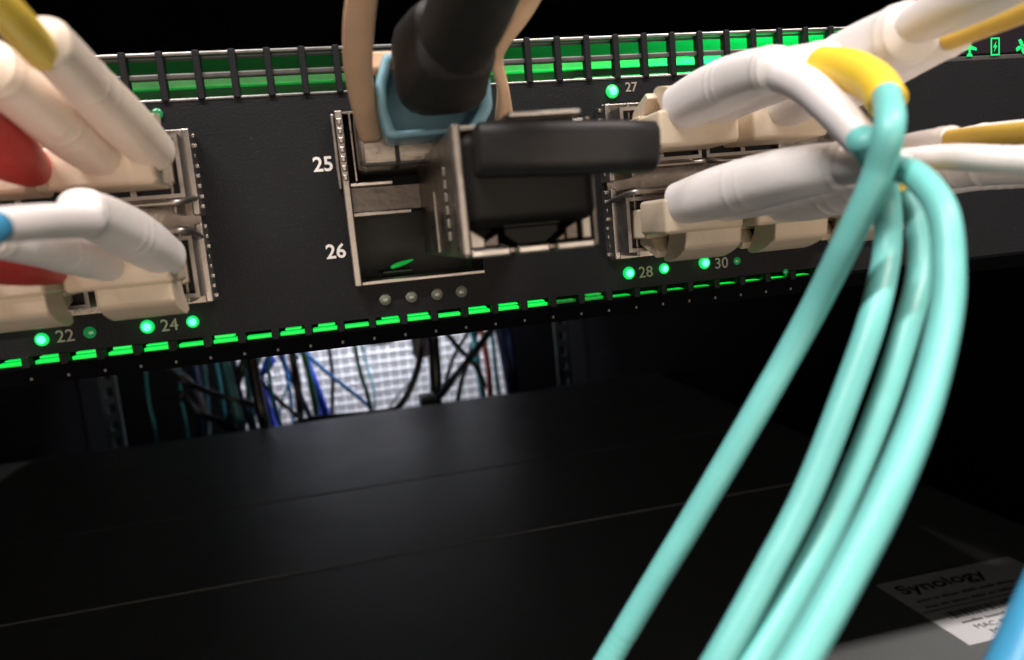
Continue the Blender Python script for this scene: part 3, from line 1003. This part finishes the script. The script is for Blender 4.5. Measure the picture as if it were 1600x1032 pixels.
# =================================================================== BLUE CABLE, LOWER RIGHT
bc_ = tube('blue_cable', crow([(1745, 690, 44), (1674, 850, 46), (1630, 950, 48), (1586, 1050, 49), (1532, 1170, 50)], 2.3), M['blue'], None, 28, 10)
tag(bc_, 'bright blue cable crossing the lower right corner', 'cable')


# =================================================================== CABLES BEHIND, IN THE LIT GAP
def cmat(name, c, r=0.45):
    return mat(name, c, r, var=0.1, vscale=40)


CM = {'teal': cmat('teal_cable', (0.04, 0.3, 0.32)), 'dteal': cmat('dark_teal_cable', (0.03, 0.16, 0.18)), 'navy': cmat('navy_cable', (0.008, 0.02, 0.09)),
      'blue': cmat('royal_blue_cable', (0.015, 0.06, 0.6)), 'sky': cmat('sky_blue_cable', (0.02, 0.2, 0.55)), 'black': cmat('black_cable', (0.006, 0.006, 0.007), 0.35),
      'green': cmat('green_cable', (0.01, 0.13, 0.06)), 'orange': cmat('orange_cable', (0.4, 0.07, 0.02)), 'grey': cmat('grey_box', (0.12, 0.12, 0.13))}
REAR = [
    ('blue', 9, 605, 'thin royal blue cable leaning left at the mesh border', [(560, 110), (530, 230), (500, 330), (490, 470)]),
    ('navy', 12, 615, 'navy cable leaning right between the blue ones', [(540, 110), (585, 230), (640, 340), (690, 450)]),
    ('teal', 6, 625, 'thin teal cable crossing behind the upright black one', [(660, 100), (630, 220), (590, 330), (560, 460)]),
    ('black', 9, 635, 'slim black cable between the blue green and green ones', [(700, 90), (730, 200), (740, 300), (735, 440)]),
    ('grey', 12, 545, 'grey cable curling in the dark beside the left rear post', [(205, 130), (225, 230), (300, 300), (340, 390), (350, 500)]),
    ('dteal', 12, 560, 'dim green cable hanging straight in the dark left part', [(320, 120), (335, 230), (345, 340), (352, 470)]),
    ('teal', 8, 580, 'dim teal cable just left of the lit mesh', [(360, 110), (372, 220), (392, 330), (410, 450)]),
    ('navy', 18, 570, 'dim navy cable in the dark left part of the gap', [(285, 110), (300, 220), (320, 330), (330, 470)]),
    ('black', 26, 480, 'heavy black cable left of the blue loop, widest in the gap', [(470, 60), (480, 170), (500, 300), (520, 400), (545, 480)]),
    ('dteal', 22, 500, 'heavy dark teal cable at the left border of the mesh', [(385, 90), (400, 210), (425, 320), (450, 420), (465, 500)]),
    ('black', 20, 530, 'black cable leaning right at the left border of the mesh', [(500, 130), (460, 240), (430, 340), (415, 460)]),
    ('dteal', 14, 550, 'dark teal cable leaning left across the mesh corner', [(540, 120), (500, 250), (470, 370), (455, 470)]),
    ('teal', 9, 560, 'teal cable between the heavy black one and the blue loop', [(560, 100), (540, 240), (555, 350), (590, 470)]),
    ('blue', 12, 640, 'royal blue cable low behind the slanting black one', [(500, 270), (545, 330), (565, 400), (580, 470)]),
    ('teal', 7, 520, 'thin teal cable hanging near the left rear post', [(150, 130), (155, 250), (165, 350), (182, 430), (192, 510)]),
    ('teal', 6, 540, 'second thin teal cable right of the left rear post', [(235, 120), (258, 230), (266, 340), (280, 420), (290, 500)]),
    ('black', 13, 500, 'glossy black cable lying in the dark left of the lit mesh', [(215, 250), (280, 295), (350, 325), (430, 350), (520, 372)]),
    ('black', 16, 490, 'thick black cable looping low in the dark left corner', [(260, 330), (320, 390), (390, 420), (450, 460), (500, 520)]),
    ('navy', 16, 540, 'navy cable at the left border of the lit mesh', [(395, 100), (425, 220), (448, 330), (490, 440), (500, 520)]),
    ('dteal', 20, 480, 'dark teal cable hanging over the rear lid edge', [(455, 120), (475, 210), (505, 330), (530, 420), (540, 500)]),
    ('dteal', 12, 530, 'slim dark teal cable left of the blue loop', [(430, 140), (465, 250), (480, 350), (500, 460)]),
    ('blue', 15, 600, 'short bright blue cable loop high at the left of the mesh', [(500, 120), (525, 190), (550, 225), (535, 255), (515, 280), (540, 380), (570, 460)]),
    ('black', 10, 560, 'black cable slanting down to the lid edge left of the blue pair', [(480, 230), (505, 275), (570, 350), (630, 402), (680, 460)]),
    ('sky', 8, 610, 'thin sky blue cable left of the upright black one', [(570, 130), (588, 230), (605, 320), (620, 430)]),
    ('black', 18, 570, 'upright black cable between the blue ones', [(600, 120), (615, 220), (630, 310), (642, 440)]),
    ('green', 14, 585, 'dark green cable dropping beside the upright black one', [(615, 120), (650, 210), (672, 300), (690, 400), (700, 470)]),
    ('blue', 18, 620, 'thick royal blue cable in the middle of the mesh', [(630, 110), (655, 220), (685, 300), (720, 395), (750, 470)]),
    ('blue', 10, 630, 'thinner royal blue cable beside the thick one', [(650, 130), (668, 250), (690, 340), (705, 440)]),
    ('sky', 9, 600, 'blue green cable slanting across the mesh to the right', [(600, 110), (640, 185), (700, 245), (780, 310), (850, 368), (900, 430)]),
    ('green', 10, 590, 'green cable hanging in the middle of the mesh', [(795, 100), (808, 180), (828, 270), (852, 345), (870, 430)]),
    ('teal', 5, 640, 'hair thin teal cable right of the green one', [(820, 130), (838, 210), (864, 300), (872, 360), (868, 440)]),
    ('black', 9, 620, 'black cable sagging from the top of the gap', [(780, 90), (820, 155), (880, 174), (940, 152), (980, 90)]),
    ('black', 15, 470, 'long black cable that curves down and lies along the lid edge', [(1035, 90), (1020, 170), (1000, 270), (950, 368), (880, 392), (780, 400), (690, 408), (620, 428)]),
    ('black', 5, 630, 'thin black wire beside the curving cable', [(1020, 230), (990, 285), (945, 335), (912, 385)]),
    ('black', 28, 520, 'thick upright black cable right of centre', [(1040, 60), (1050, 140), (1060, 250), (1066, 420)]),
    ('black', 12, 560, 'black cable crossing down to the right', [(1060, 80), (1090, 135), (1140, 195), (1190, 250), (1215, 310)]),
    ('black', 16, 500, 'black cable crossing down to the left', [(1290, 70), (1245, 118), (1180, 205), (1120, 280), (1070, 345)]),
    ('black', 10, 590, 'slim black cable left of the crossing', [(1180, 90), (1155, 150), (1118, 215), (1085, 320)]),
    ('black', 12, 610, 'short black cable left of the green and orange pair', [(1190, 130), (1168, 210), (1138, 310), (1125, 420)]),
    ('teal', 15, 600, 'teal cable left of the orange one', [(1160, 80), (1180, 150), (1192, 240), (1208, 330), (1215, 420)]),
    ('orange', 13, 580, 'orange cable near the right border of the mesh', [(1190, 80), (1208, 150), (1224, 240), (1234, 340), (1240, 420)]),
    ('navy', 22, 560, 'wide navy cable at the right border of the mesh', [(1245, 70), (1262, 140), (1282, 240), (1300, 350), (1305, 430)]),
    ('navy', 20, 590, 'second navy cable behind the wide one', [(1270, 70), (1290, 150), (1300, 240), (1312, 350)]),
    ('dteal', 9, 610, 'thin dark cable left of the wide navy one', [(1225, 80), (1240, 160), (1248, 250), (1262, 350)]),
]
for cm, w, Y, lab, pts in REAR:
    rr = []
    for k, (zx, zy) in enumerate(pts):
        p = at(150 + zx / 2.0, 450 + zy / 2.0, Y + 6 * math.sin(k * 1.7))
        rr.append((p.x, p.y, p.z, (w / 2.9) * depth(p) / FPX))
    o = tube('rear_cable', rr, CM[cm], None, 10, 7)
    tag(o, lab, 'cable', 'cables hanging behind the server')
for lab, x0, y0, x1, y1, Y in (('small dark box on the upright black cable', 642, 523, 668, 556, 515), ('flat dark box lying at the rear lid edge', 655, 618, 682, 636, 470)):
    p0, p1 = at(x0, y0, Y), at(x1, y1, Y)
    bm = bmesh.new()
    add_box(bm, p0.x, p1.x, Y - 9, Y + 9, p1.z, p0.z, 1.5)
    o = obj('adapter_box', bm, CM['grey'])
    tag(o, lab, 'box')
